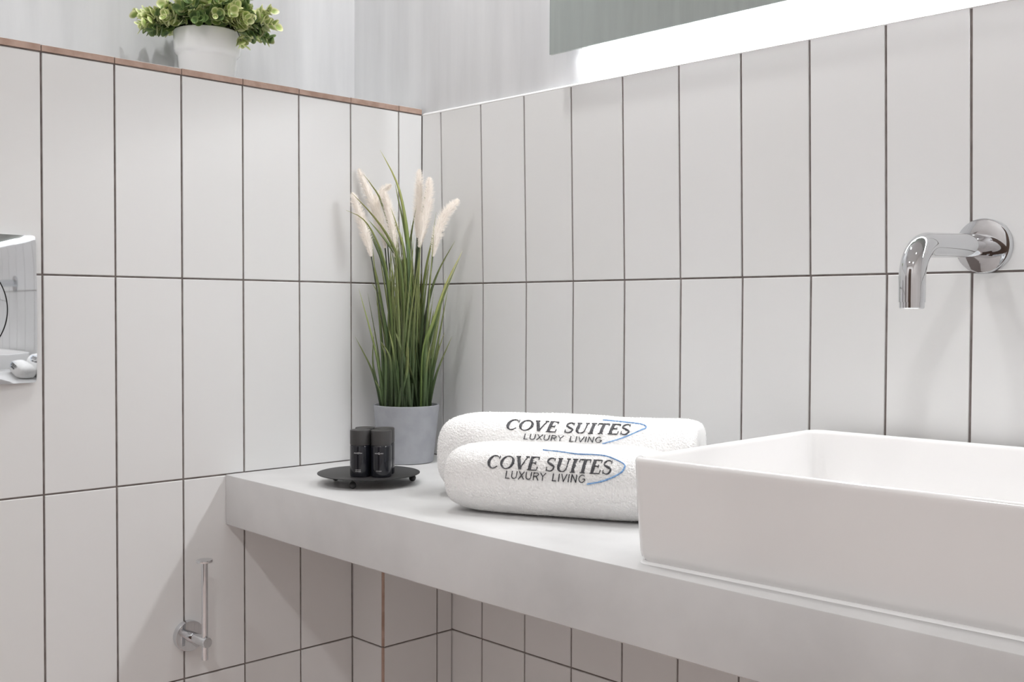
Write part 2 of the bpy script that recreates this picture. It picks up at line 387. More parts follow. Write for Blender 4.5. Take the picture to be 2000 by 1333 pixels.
MB().lathe([(0.0060, 0.1185), (0.0118, 0.1192), (0.0122, 0.1200), (0.0122, 0.1222), (0.0117, 0.1230)], 32, True, True, (0.0485, 0, 0)).build('end_cap', 'chrome', rod, True, 30)

# ------------------------------------------------------------------ flush plate (only its right end is in view)
PW, PH, PC = 0.110, 0.0995, -0.7915
t = thing('flush_plate', (0.0, PC, -0.350), 'convex chrome flush plate with a round button at the left edge', 'flush plate')
def plate_d(yy, zz):
    a = min(1, abs(yy) / PW); b = min(1, abs(zz) / PH)
    return 0.0050 + 0.0105 * (1 - a ** 2) + 0.0035 * (1 - b ** 4)
def plate_patch(mb, pts_grid, off):
    pass
BRD = 0.0695
NA = 96; rings = []; CA = math.atan2(PH, PW)
ANG = sorted([2 * pi * i / 84 + 0.001 for i in range(84)] + [q + d for q in (CA, pi - CA, pi + CA, 2 * pi - CA) for d in (-0.012, 0, 0.012)])
def ray_rect(a):
    c, s = cos(a), sin(a); e = 70.0
    k = (abs(c / PW) ** e + abs(s / PH) ** e) ** (-1 / e); return k
for k in range(15):
    q = k / 14; ring = []
    for i in range(NA):
        a = ANG[i]; R = ray_rect(a); rad = BRD + 0.0007 + (R - BRD - 0.0007) * q
        yy, zz = rad * cos(a), rad * sin(a); ring.append((plate_d(yy, zz), yy, zz))
    rings.append(ring)
rings.append([(0.0006, p[1] * 1.0, p[2] * 1.0) for p in rings[-1]])
rings.insert(0, [(0.004, p[1], p[2]) for p in rings[0]])
MB().loft(rings, True, True).build('cover', 'chrome', t, True, 40)
rings = []
for k in range(10):
    rad = (BRD - 0.0006) * (1 - k / 9.5)
    rings.append([(plate_d(rad * cos(2 * pi * i / NA), rad * sin(2 * pi * i / NA)) - (0.0008 if k == 0 else 0), rad * cos(2 * pi * i / NA), rad * sin(2 * pi * i / NA)) for i in range(NA)])
rings.insert(0, [(0.005, p[1], p[2]) for p in rings[0]])
MB().loft(rings, True, True).build('button', 'chrome', t, True, 40)
rings = [[(0.0045, R * cos(2 * pi * i / NA), R * sin(2 * pi * i / NA)) for i in range(NA)] for R in (BRD - .0010, BRD + 0.0012)]
rings = [[(dx, R * cos(2 * pi * i / NA), R * sin(2 * pi * i / NA)) for i in range(NA)] for dx, R in ((0.006, BRD - .0006), (0.0118, BRD - .0005), (0.0118, BRD + 0.0006), (0.006, BRD + 0.0006))]
MB().loft(rings, False, False).build('button_gap', 'gap', t)

# ------------------------------------------------------------------ towels
def sgn_pow(v, e): return np.sign(v) * np.abs(v) ** e
def sm_noise(a, b, seed, n=7):
    g = np.random.default_rng(seed); o = np.zeros_like(a)
    for k in range(n):
        fx, fy = g.uniform(-1, 1, 2) * (18 + 26 * k); ph = g.uniform(0, 6.28)
        o += np.sin(a * fx + b * fy * 0.05 + ph + 1.5 * np.sin(b * (1 + k % 3) + ph)) / (1.3 + k)
    return o
def pile(tw, seed, n=70000):
    g = np.random.default_rng(seed)
    l = g.uniform(-0.995, 0.995, n) * tw.Lh; th = g.uniform(0, 2 * pi, n)
    P = np.stack(tw.S(l, th), -1); N_ = tw.N(l, th)
    k = P[:, 2] > 0.003; P, N_ = P[k], N_[k]; n = len(P)
    d = N_ + g.normal(size=(n, 3)) * 0.55; d /= np.linalg.norm(d, axis=1, keepdims=True)
    sd = np.cross(d, g.normal(size=(n, 3))); sd /= np.linalg.norm(sd, axis=1, keepdims=True)
    L_ = g.uniform(0.0008, 0.0016, n)[:, None]; w_ = 0.00022
    tip = P + d * L_; tip[:, 2] = np.maximum(tip[:, 2], 0.0006)
    V = np.stack([P - sd * w_, P + sd * w_, tip], 1).reshape(-1, 3)
    F = np.arange(n * 3).reshape(-1, 3)
    me = bpy.data.meshes.new('terry_pile'); me.from_pydata(V.tolist(), [], F.tolist()); me.update(); return me
class Towel:
    def __init__(s, Lh, a, b, ne_l, ne_r, seed): s.Lh, s.a, s.b, s.nl, s.nr, s.seed = Lh, a, b, ne_l, ne_r, seed
    def S(s, l, th):
        """surface point for length l (m) and angle th (rad; pi faces the front, pi/2 up)"""
        U = np.clip(l / s.Lh, -1, 1); ne = np.where(U < 0, s.nl, s.nr)
        e = (1 - np.abs(U) ** ne) ** (1 / ne)
        c, sn = sgn_pow(np.cos(th), 2 / 2.6), sgn_pow(np.sin(th), 2 / 2.6)
        wob = 1 + 0.018 * sm_noise(l, th, s.seed)
        y = s.a * c * e * wob; z = s.b * (1 + sn * e * np.where(sn > 0, wob, 1.0))
        return l + 0 * y, y, np.maximum(z, 0.0008 + 0 * z)
    def N(s, l, th):
        h = 1e-4
        p0, p1, p2, p3 = [np.stack(s.S(*q), -1) for q in ((l - h, th), (l + h, th), (l, th - h * 20), (l, th + h * 20))]
        n = np.cross(p3 - p2, p1 - p0); n /= np.linalg.norm(n, axis=-1, keepdims=True) + 1e-12
        c = np.stack(s.S(l, th), -1); o = c - np.array([0, 0, s.b]); o[..., 0] *= 0
        sg = np.sign(np.sum(n * o, -1, keepdims=True)); return n * np.where(sg == 0, 1, sg)
    def mesh(s, name):
        nu, nt = 430, 400
        # denser towards the ends
        tt = np.linspace(-1, 1, nu); uu = np.sin(tt * pi / 2) * 0.35 + tt * 0.65
        uu = np.clip(uu, -0.99995, 0.99995)
        A, B = np.meshgrid(uu * s.Lh, np.linspace(0, 2 * pi, nt, endpoint=False), indexing='ij')
        P = np.stack(s.S(A, B), -1); n = s.N(A, B)
        g = np.random.default_rng(s.seed + 5)
        j = g.normal(size=P.shape[:2])
        j2 = (j + np.roll(j, 1, 0) + np.roll(j, 1, 1) + np.roll(j, (1, 1), (0, 1))) / 2
        fall = np.clip((P[..., 2]) / 0.004, 0, 1)
        P = P + n * ((0.00028 * j + 0.00020 * j2) * fall)[..., None] 
        P = P + (g.normal(size=P.shape) * 0.00018) * fall[..., None]
        P[..., 2] = np.maximum(P[..., 2], 0.0006)
        V = P.reshape(-1, 3)
        i, k = np.meshgrid(np.arange(nu - 1), np.arange(nt), indexing='ij'); k2 = (k + 1) % nt
        F = np.stack([i * nt + k, (i + 1) * nt + k, (i + 1) * nt + k2, i * nt + k2], -1).reshape(-1, 4)
        V = np.vstack([V, P[0].mean(0), P[-1].mean(0)])
        caps = [(len(V) - 2, q, (q + 1) % nt) for q in range(nt)] + [(len(V) - 1, (nu - 1) * nt + (q + 1) % nt, (nu - 1) * nt + q) for q in range(nt)]
        me = bpy.data.meshes.new(name); me.from_pydata(V.tolist(), [], F.tolist() + caps); me.update()
        return me

# stroke lettering: every glyph is a list of strokes [(x, y, width), ...] in cap-height units
def arc(cx, cy, rx, ry, a0, a1, n, wf):
    return [(cx + rx * cos(radians(a0 + (a1 - a0) * k / n)), cy + ry * sin(radians(a0 + (a1 - a0) * k / n)), wf(radians(a0 + (a1 - a0) * k / n))) for k in range(n + 1)]
def ln_(x0, y0, x1, y1, w0, w1=None, n=5):
    w1 = w0 if w1 is None else w1
    return [(x0 + (x1 - x0) * k / n, y0 + (y1 - y0) * k / n, w0 + (w1 - w0) * k / n) for k in range(n + 1)]
TH, TN, SF = 0.225, 0.065, 0.07
wc = lambda a: 0.055 + 0.15 * abs(cos(a)) ** 2
def serif(x, y, h=0.15): return ln_(x - h, y, x + h, y, SF)
def scurve():
    o = []
    o += arc(0.31, 0.735, 0.24, 0.235, 40, 270, 14, lambda a: 0.06 + 0.07 * max(0, -cos(a)))
    o = [(x, y, wv) for x, y, wv in o[:-3]] + [(0.16, 0.58, 0.15), (0.31, 0.50, 0.19), (0.45, 0.42, 0.15)]
    o += arc(0.31, 0.265, 0.24, 0.235, 50, -140, 13, lambda a: 0.06 + 0.07 * max(0, cos(a)))
    return o
GLY = {
    'C': (0.86, [arc(0.43, 0.5, 0.37, 0.47, 42, 318, 26, lambda a: 0.05 + 0.16 * max(0, -cos(a)) ** 1.3), ln_(0.72, 0.98, 0.74, 0.70, 0.05)]),
    'O': (0.98, [arc(0.47, 0.5, 0.39, 0.47, 0, 360, 36, wc)]),
    'V': (0.90, [ln_(0.14, 0.96, 0.46, 0.03, TH), ln_(0.46, 0.03, 0.78, 0.96, TN), serif(0.14, 0.97), serif(0.78, 0.97, 0.12)]),
    'E': (0.80, [ln_(0.20, 0.02, 0.20, 0.98, TH), ln_(0.10, 0.97, 0.66, 0.97, SF), ln_(0.25, 0.51, 0.52, 0.51, SF), ln_(0.06, 0.03, 0.68, 0.03, SF), ln_(0.66, 0.98, 0.66, 0.76, 0.05), ln_(0.68, 0.02, 0.70, 0.26, 0.05), ln_(0.52, 0.62, 0.52, 0.40, 0.05)]),
    'S': (0.66, [scurve(), ln_(0.50, 0.98, 0.51, 0.74, 0.045), ln_(0.10, 0.02, 0.09, 0.28, 0.045)]),
    'U': (0.96, [ln_(0.20, 0.98, 0.20, 0.33, TH), arc(0.47, 0.33, 0.27, 0.29, 180, 360, 14, lambda a: 0.06 + 0.13 * max(0, -cos(a))), ln_(0.74, 0.33, 0.74, 0.97, TN), serif(0.20, 0.97), serif(0.74, 0.97, 0.12)]),
    'I': (0.48, [ln_(0.22, 0.02, 0.22, 0.98, TH), serif(0.22, 0.97, 0.17), serif(0.22, 0.03, 0.17)]),
    'T': (0.82, [ln_(0.40, 0.02, 0.40, 0.98, TH), ln_(0.04, 0.97, 0.76, 0.97, SF), ln_(0.05, 0.98, 0.04, 0.74, 0.05), ln_(0.75, 0.98, 0.76, 0.74, 0.05), serif(0.40, 0.03, 0.17)]),
    ' ': (0.42, []),
}
w1_ = 0.105
SAN = {
    'L': (0.66, [ln_(0.12, 1, 0.12, 0, w1_), ln_(0.08, 0.05, 0.56, 0.05, w1_)]),
    'U': (0.86, [ln_(0.12, 1, 0.12, 0.34, w1_), arc(0.40, 0.34, 0.28, 0.29, 180, 360, 12, lambda a: w1_), ln_(0.68, 0.34, 0.68, 1, w1_)]),
    'X': (0.80, [ln_(0.08, 1, 0.68, 0, w1_), ln_(0.08, 0, 0.68, 1, w1_)]),
    'R': (0.78, [ln_(0.12, 0, 0.12, 1, w1_), ln_(0.12, 0.95, 0.40, 0.95, w1_), arc(0.40, 0.725, 0.23, 0.225, 90, -90, 10, lambda a: w1_), ln_(0.40, 0.50, 0.12, 0.50, w1_), ln_(0.36, 0.50, 0.66, 0, w1_)]),
    'Y': (0.78, [ln_(0.06, 1, 0.37, 0.48, w1_), ln_(0.68, 1, 0.37, 0.48, w1_), ln_(0.37, 0.48, 0.37, 0, w1_)]),
    'I': (0.34, [ln_(0.14, 1, 0.14, 0, w1_)]),
    'V': (0.78, [ln_(0.06, 1, 0.37, 0, w1_), ln_(0.37, 0, 0.68, 1, w1_)]),
    'N': (0.86, [ln_(0.12, 0, 0.12, 1, w1_), ln_(0.12, 1, 0.66, 0, w1_), ln_(0.66, 0, 0.66, 1, w1_)]),
    'G': (0.88, [arc(0.44, 0.5, 0.34, 0.46, 45, 330, 22, lambda a: w1_), ln_(0.76, 0.26, 0.76, 0.46, w1_), ln_(0.50, 0.46, 0.78, 0.46, w1_)]),
    ' ': (0.62, []),
}
def strokes(text, font, slant):
    x = 0; out = []
    for ch in text:
        adv, ss = font[ch]
        for s_ in ss: out.append([(x + px + slant * py, py, pw) for px, py, pw in s_])
        x += adv
    return out, x
def embroider(tw, strk, mapf, name, material, parent, wscale, h=0.0016, sub=2):
    """ribbons with a raised middle laid on the towel surface"""
    mb = MB()
    for s_ in strk:
        q = []
        for (x0, y0, a0), (x1, y1, a1) in zip(s_, s_[1:]):
            for k in range(sub): t_ = k / sub; q.append((x0 + (x1 - x0) * t_, y0 + (y1 - y0) * t_, a0 + (a1 - a0) * t_))
        q.append(s_[-1]); n = len(q); rows = []
        for i in range(n):
            a, b = q[max(0, i - 1)], q[min(n - 1, i + 1)]
            dx, dy = b[0] - a[0], b[1] - a[1]; L = math.hypot(dx, dy) or 1; nx, ny = -dy / L, dx / L
            hw_ = q[i][2] / 2 * wscale
            for off, lift in ((-1, 0.0006), (-0.5, 1.0), (0, 1.15), (0.5, 1.0), (1, 0.0006)):
                rows.append((q[i][0] + nx * hw_ * off, q[i][1] + ny * hw_ * off, h * lift * random.uniform(0.85, 1.15) if lift > 0.1 else 0.0001))
        l, th = zip(*[mapf(x_, y_) for x_, y_, _ in rows]); l = np.array(l); th = np.array(th)
        P = np.stack(tw.S(l, th), -1) + tw.N(l, th) * np.array([q_[2] for q_ in rows])[:, None]
        fs = [(i * 5 + k, (i + 1) * 5 + k, (i + 1) * 5 + k + 1, i * 5 + k + 1) for i in range(n - 1) for k in range(4)]
        mb.add(P.tolist(), fs)
    return mb.build(name, material, parent, True)

def make_towel(c, phi, tw, label, text_l0, text_l1, th_top, th_bot, lx0, lx1, lt, lb, arc_pts):
    t = thing('rolled_towel', (c[0], c[1], CT), label, 'towel', 'embroidered white towels on the counter', phi)
    link('terry_cloth', tw.mesh('terry_cloth'), 'towel', t, True)
    link('terry_pile', pile(tw, tw.seed + 9), 'towel', t)['kind'] = 'stuff'
    s1, L1 = strokes('COVE SUITES', GLY, 0.12)
    def m1(x, y): return text_l0 + (text_l1 - text_l0) * x / L1, radians(th_bot + (th_top - th_bot) * y)
    embroider(tw, s1, m1, 'embroidered_name', 'thread_dark', t, 1.0)
    s2, L2 = strokes('LUXURY LIVING', SAN, 0.10)
    def m2(x, y): return lx0 + (lx1 - lx0) * x / L2, radians(lb + (lt - lb) * y)
    embroider(tw, s2, m2, 'embroidered_motto', 'thread_dark', t, 1.0)
    # blue swoosh: Catmull-Rom through (length, degrees, width in mm)
    pts = []
    A = [arc_pts[0]] + arc_pts + [arc_pts[-1]]
    for i in range(1, len(A) - 2):
        for k in range(8):
            q = k / 8
            pts.append(tuple(0.5 * ((2 * A[i][d]) + (-A[i - 1][d] + A[i + 1][d]) * q + (2 * A[i - 1][d] - 5 * A[i][d] + 4 * A[i + 1][d] - A[i + 2][d]) * q * q + (-A[i - 1][d] + 3 * A[i][d] - 3 * A[i + 1][d] + A[i + 2][d]) * q ** 3) for d in range(3)))
    pts.append(arc_pts[-1])
    k = 0.00085                                  # metres per degree, so that ribbon widths are even
    st = [[(l / k, th, wd / 1000 / k) for l, th, wd in pts]]
    embroider(tw, st, lambda x, y: (x * k, radians(y)), 'embroidered_arc', 'thread_blue', t, 1.0, sub=1)
    return t

tf = Towel(0.1400, 0.0500, 0.0442, 4.6, 7, 11)
make_towel((0.5772, -0.2597), 0.457, tf, 'rolled white towel in front, next to the basin, its whole blue arc showing', -0.0740, 0.0855, 138, 163, -0.0490, 0.0540, 165.5, 176,
           [(-0.006, 120.5, .5), (0.020, 123, .8), (0.040, 126.5, .9), (0.060, 126.5, 1.0), (0.075, 128.5, 1.1), (0.090, 136.5, 1.4), (0.0995, 144, 1.8), (0.1005, 150, 2.0), (0.096, 160, 2.0), (0.082, 169.5, 1.9), (0.070, 174, 1.6), (0.056, 177, 1.3)])
tr = Towel(0.1817, 0.0535, 0.0572, 5, 14, 23)
make_towel((0.5135, -0.1668), 0.457, tr, 'larger rolled white towel behind, against the grey plant pot', -0.0740, 0.0960, 122, 143.5, -0.0470, 0.0610, 148.5, 157,
           [(0.055, 110, .5), (0.075, 113, .7), (0.0985, 118, .8), (0.111, 121, 1.0), (0.1165, 127, 1.3), (0.1095, 134, 1.4), (0.098, 142.5, 1.4), (0.082, 151, 1.4), (0.062, 158, 1.2)])

# ------------------------------------------------------------------ tray with bottles
TZ = -0.5895
tcx, tcy = 0.2165, -0.2795
t = thing('footed_tray', (tcx, tcy, CT), 'round black metal tray on small ball feet', 'tray')
hz = TZ - CT
MB().lathe([(0.0, hz - 0.0012), (0.0748, hz - 0.0012), (0.0756, hz - 0.0007), (0.0756, hz), (0.0748, hz + 0.0002), (0.0, hz)], 96, False, False).build('plate', 'black_metal', t, True, 40)
FRAD = 0.0052
for dx, dy in ((0.0300, -0.0320 - 0.019), (0.0335, 0.0560), (-0.0480, -0.0255), (-0.042, 0.045)):
    o = MB().sphere((dx, dy, FRAD + 0.0003), FRAD).build('ball_foot', 'black_metal', t, True)
    MB().lathe([(0.002, 2 * FRAD - 0.0008), (0.002, hz - 0.0012)], 12, True, True, (dx, dy, 0)).build('foot_pin', 'black_metal', o, True, 40)

def make_bottle(x, y, lab, lines):
    b = thing('toiletry_bottle', (x, y, TZ + 0.0002), lab, 'bottle', 'small black toiletry bottles on the tray', rz=radians(40))
    R = 0.0150
    MB().lathe([(0.0135, 0), (0.0147, 0.0008), (R, 0.0026), (R, 0.0430), (0.0147, 0.0450), (0.0142, 0.0456)], 40).build('bottle_body', 'bottle', b, True, 35)
    MB().lathe([(0.0142, 0.0458), (0.0147, 0.0461), (0.0149, 0.0470), (0.0149, 0.0660), (0.0146, 0.0672), (0.0138, 0.0676)], 40).build('screw_cap', 'cap', b, True, 35)
    # small white print wrapped on the front of the bottle (front is -y in bottle space)
    m = MB(); g = random.Random(lines)
    def mark(a0, a1, z0, z1):
        q = [(R + 0.00012) for _ in range(4)]
        P = [((R + 0.00012) * sin(a), -(R + 0.00012) * cos(a), z) for a, z in ((a0, z0), (a1, z0), (a1, z1), (a0, z1))]
        m.add(P, [(0, 1, 2, 3)])
    a = -0.42; k = 0
    while a < 0.42:
        wv = g.uniform(0.03, 0.055)
        z0, z1 = 0.0345, 0.0345 + g.choice([0.0010, 0.0012, 0.0017])
        if abs(a) < 0.035: z0, z1 = 0.0335, 0.0368
        mark(a, a + 0.016, z0, z1); mark(a, a + wv * .8, z0, z0 + 0.00035)
        a += wv + 0.014; k += 1
    for li in range(lines):
        a = -0.26; zz = 0.0092 - 0.0022 * li + 0.0011 * (lines - 1)
        while a < 0.26:
            wv = g.uniform(0.03, 0.05); mark(a, a + 0.014, zz, zz + 0.0011); mark(a, a + wv * .85, zz + .0008 * g.randint(0, 1), zz + .0004 + .0008 * g.randint(0, 0) + .0002); a += wv + 0.014
    m.build('label_print', 'print', b)['kind'] = 'stuff'
    return b
fx, fy = sin(yaw) * 1.0, cos(yaw) * 1.0        # depth direction seen from the room's corner diagonal
bcx, bcy = 0.2500, -0.3010
for (sa, sb), lab, n_ in zip(((-0.0150, -0.0), (0.0155, -0.0035), (-0.0120, 0.0305), (0.0165, 0.0275)),
                   ('small black bottle at the front left of the tray cluster, two lines of print below', 'small black bottle at the front right of the tray cluster, one line of print below',
                    'small black bottle mostly hidden behind the front left bottle', 'small black bottle behind the front right bottle, beside the grey pot'), (2, 1, 2, 1)):
    make_bottle(bcx + sa * r.x + sb * f.x, bcy + sa * r.y + sb * f.y, lab, n_)

# ------------------------------------------------------------------ grass plant
GX, GY = 0.074, -0.094
t = thing('grass_plant', (GX, GY, CT), 'artificial green grass with cream plumes in a grey cement pot in the corner', 'plant')
MB().lathe([(0.0440, 0.0004), (0.0455, 0.0015), (0.0460, 0.004), (0.0555, 0.0945), (0.0555, 0.0965), (0.0548, 0.0972), (0.0530, 0.0972), (0.0522, 0.0962), (0.0505, 0.0860)], 64, True, False).build('pot', 'grey_pot', t, True, 40)
MB().lathe([(0.0506, 0.0868), (0.03, 0.0885), (0.012, 0.0900)], 40, False, True).build('soil', 'soil', t, True)
PPM = 1166.0
RV, FV = Vector((r.x, r.y, 0)), Vector((f.x, f.y, 0)).normalized()
def gp(px, py, depth=0.0):
    """plant-space point from a distance right of the pot axis and a height (given in photo units), moved back by depth metres"""
    s_ = (px - 796) / PPM; z = (900 - py) / PPM
    return RV * s_ + FV * depth + Vector((0, 0, z))
def clampw(v):
    v.x = max(v.x, 0.004 - GX); v.y = min(v.y, -0.004 - GY); return v
def spline(P, n):
    P = [P[0] * 2 - P[1]] + P + [P[-1] * 2 - P[-2]]; out = []
    seg = len(P) - 3
    for i in range(n + 1):
        q = i / n * seg; k = min(int(q), seg - 1); q -= k
        a, b, c, d = P[k:k + 4]
        out.append(0.5 * ((2 * b) + (-a + c) * q + (2 * a - 5 * b + 4 * c - d) * q * q + (-a + 3 * b - 3 * c + d) * q ** 3))
    return out
def blade(P, wid, material, twist=0.0):
    n = 14; C_ = [clampw(p.copy()) for p in spline(P, n)]; m = MB(); vs = []; al = []
    for i, p in enumerate(C_):
        tq = i / n; tan = (C_[min(i + 1, n)] - C_[max(i - 1, 0)]).normalized()
        side = RV * cos(twist) + FV * sin(twist); side = (side - tan * side.dot(tan)).normalized(); nrm = side.cross(tan)
        ww = wid * (0.62 + 0.38 * min(1, tq * 3)) * (1 - max(0, tq - 0.35) / 0.65) ** 0.8 * 0.5 + 0.00012
        vs += [p - side * ww + nrm * ww * 0.35, p - nrm * ww * 0.25, p + side * ww + nrm * ww * 0.35, p + nrm * ww * 0.05]
        al += [0.02 + 0.98 * tq] * 4
    fs = []
    for i in range(n):
        for k in range(4):
            j = (k + 1) % 4; fs.append((i * 4 + k, i * 4 + j, i * 4 + 4 + j, i * 4 + 4 + k))
    fs.append((n * 4, n * 4 + 1, n * 4 + 2, n * 4 + 3))
    m.add(vs, fs, al); return m.build('blade', material, t, True)

BL = [  # named blades read from the plant: points (right, height) from base to tip, depth at tip
    ([(806, 792), (806, 640), (800, 480), (790, 400), (775, 345), (745, 288)], 'Y', 6.5, -0.01),
    ([(775, 790), (772, 640), (760, 520), (738, 457), (715, 424), (684, 409)], 'Y', 4.0, -0.045),
    ([(790, 790), (795, 640), (788, 520), (768, 465), (735, 418), (693, 374)], 'y', 6.0, -0.04),
    ([(770, 790), (768, 640), (757, 530), (734, 465), (715, 425), (700, 398)], 'g', 5.5, -0.03),
    ([(785, 790), (788, 620), (772, 480), (748, 390), (730, 358), (714, 337)], 'y', 4.0, -0.02),
    ([(800, 790), (800, 640), (788, 520), (762, 472), (742, 446), (725, 426)], 'g', 5.5, -0.03),
    ([(800, 790), (803, 640), (800, 500), (790, 430), (780, 385), (773, 352)], 'g', 4.5, 0.0),
    ([(795, 790), (798, 640), (793, 500), (780, 440), (767, 402)], 'Y', 4.0, -0.02),
    ([(795, 790), (797, 660), (795, 520), (785, 455), (765, 420), (750, 395)], 'Y', 5.0, -0.01),
    ([(808, 790), (803, 600), (800, 490), (806, 440), (815, 395)], 'g', 5.0, 0.0),
    ([(812, 790), (815, 600), (820, 450), (828, 400), (836, 352)], 'g', 5.5, 0.0),
    ([(815, 790), (822, 640), (832, 540), (846, 470), (863, 418)], 'y', 5.5, -0.02),
    ([(822, 790), (828, 660), (842, 575), (862, 520), (893, 466)], 'y', 5.0, -0.03),
    ([(826, 790), (832, 680), (850, 625), (876, 550), (908, 486)], 'y', 6.5, -0.04),
    ([(828, 790), (838, 690), (858, 610), (880, 550), (904, 496)], 'g', 5.0, -0.03),
    ([(820, 790), (826, 660), (834, 570), (843, 503)], 'g', 4.5, -0.02),
    ([(768, 790), (760, 660), (745, 580), (728, 545)], 'g', 5.0, -0.01),
    ([(765, 790), (755, 660), (742, 560), (732, 505)], 'g', 5.5, -0.01),
    ([(748, 790), (740, 745), (728, 705), (703, 652)], 'g', 4.5, -0.05),
    ([(752, 790), (742, 750), (735, 700), (739, 643)], 'g', 4.0, -0.05),
    ([(755, 790), (748, 755), (741, 735)], 'g', 3.5, -0.05),
    ([(842, 790), (852, 745), (865, 705), (889, 650)], 'g', 4.5, -0.045),
    ([(840, 790), (848, 730), (858, 690), (874, 642)], 'g', 4.5, -0.04),
    ([(838, 790), (842, 730), (846, 690), (858, 627)], 'g', 4.0, -0.02),
    ([(838, 790), (850, 720), (860, 680), (862, 660)], 'g', 4.0, -0.03),
    ([(782, 790), (795, 745), (803, 715), (806, 670)], 'g', 7.0, -0.052),
    ([(822, 790), (815, 745), (808, 715), (800, 680)], 'g', 7.5, -0.052),
    ([(810, 790), (804, 740), (802, 700), (803, 660)], 'g', 7.0, -0.05),
    ([(772, 790), (772, 735), (768, 690), (752, 660)], 'g', 6.0, -0.05),
    ([(790, 790), (784, 730), (776, 680), (768, 640)], 'g', 6.5, -0.05),
    ([(800, 790), (798, 710), (785, 660), (776, 636)], 'g', 5.0, -0.045),
    ([(758, 790), (760, 700), (752, 665)], 'g', 5.5, -0.04),
    ([(832, 790), (838, 720), (846, 670)], 'g', 6.0, -0.045),
    ([(820, 790), (828, 700), (845, 640), (852, 600)], 'g', 6.0, -0.03),
]
for pts_, kind, wpx, dep in BL:
    x0 = pts_[0][0]; n_ = len(pts_)
    bd_ = -random.uniform(0.4, 1) * math.sqrt(max(0, 0.043 ** 2 - ((x0 - 796) / PPM) ** 2)) if dep < -0.035 else random.uniform(-0.02, 0.02)
    P = [gp(px, py - 0, bd_ * (1 - i / (n_ - 1)) + dep * i / (n_ - 1)) for i, (px, py) in enumerate(pts_)]
    P[0].z = 0.084
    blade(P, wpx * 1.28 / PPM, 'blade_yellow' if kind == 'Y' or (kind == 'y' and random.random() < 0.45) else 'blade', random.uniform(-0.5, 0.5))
for i in range(105):
    a = random.uniform(0, 2 * pi); R = 0.044 * math.sqrt(random.random())
    b0 = RV * (R * cos(a)) + FV * (R * sin(a)) + Vector((0, 0, 0.084))
    h = random.choice([random.uniform(0.10, 0.20), random.uniform(0.19, 0.30), random.uniform(0.19, 0.29), random.uniform(0.24, 0.33)])
    sx = R * cos(a) * (0.55 if h > .2 else .9) + random.gauss(0, 0.008 + 0.05 * max(0, h - 0.1) ** 1.0)
    tip = RV * sx + FV * (R * sin(a) * 0.8 + random.gauss(-0.004, 0.012)) + Vector((0, 0, 0.084 + h))
    mid = b0.lerp(tip, 0.55); mid += (b0 - Vector((0, 0, b0.z))) * 0.1
    mid2 = b0.lerp(tip, 0.25) + RV * random.gauss(0, 0.002)
    end = tip + RV * (sx * 0.35 + random.gauss(0, .004)) + Vector((0, 0, 0.012))
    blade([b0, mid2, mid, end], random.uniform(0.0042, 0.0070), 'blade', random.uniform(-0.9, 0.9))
PL = [  # plumes: base to tip, depth, half width
    ([(757, 470), (742, 425), (722, 375), (699, 322)], 0.010, 11.5),
    ([(731, 497), (722, 460), (708, 415), (694, 374)], -0.030, 10.5),
    ([(776, 498), (771, 455), (762, 405), (752, 368)], -0.012, 10.5),
    ([(752, 478), (745, 440), (735, 405), (745, 368), (764, 353)], 0.012, 9),
    ([(816, 458), (818, 415), (820, 370), (820, 323)], 0.004, 10),
    ([(822, 478), (831, 430), (839, 385), (842, 341)], -0.012, 11),
    ([(849, 496), (857, 455), (873, 415), (899, 385)], -0.020, 11),
]
for pts_, dep, hwid in PL:
    P = [gp(px, py, dep) for px, py in pts_]
    base = P[0]; foot = gp(796 + (pts_[0][0] - 796) * 0.35, 800, random.uniform(-0.01, 0.01)); foot.z = 0.086
    SP = spline([foot, foot.lerp(base, 0.55) + Vector((0, 0, 0.006)), base], 10)
    stem = MB().tube([clampw(p) for p in SP] , 0.0011, 8).build('plume_stem', 'stem', t, True)
    n = 26; C_ = [clampw(p) for p in spline(P, n)]
    m = MB(); hr = hwid * 1.4 / PPM
    prof = lambda q: hr * (0.30 + 0.70 * min(1, q * 3.2)) * (1 - max(0, q - 0.6) / 0.4 * 0.40) * math.sqrt(max(0.05, 1 - (max(0, q - 0.84) / 0.165) ** 2))
    core = [(prof(i / n) * 0.42) for i in range(n + 1)]
    m.tube(C_, core, 8)
    for k in range(1900):
        q = random.random(); i = min(int(q * n), n - 1); p = C_[i].lerp(C_[i + 1], q * n - i)
        tan = (C_[i + 1] - C_[i]).normalized()
        a = Vector((random.gauss(0, 1), random.gauss(0, 1), random.gauss(0, 1))); a = (a - tan * a.dot(tan)).normalized()
        R = prof(q); d = (a * 0.8 + tan * random.uniform(0.35, 0.75)).normalized()
        b_ = p + a * R * 0.25; e_ = b_ + d * R * random.uniform(0.6, 1.05); s_ = tan.cross(a).normalized() * 0.00030
        b_, e_ = clampw(b_), clampw(e_)
        m.add([b_ - s_, b_ + s_, e_, b_ + tan * 0.0006], [(0, 1, 2), (1, 3, 2), (3, 0, 2)])
    m.build('plume', 'plume', stem)

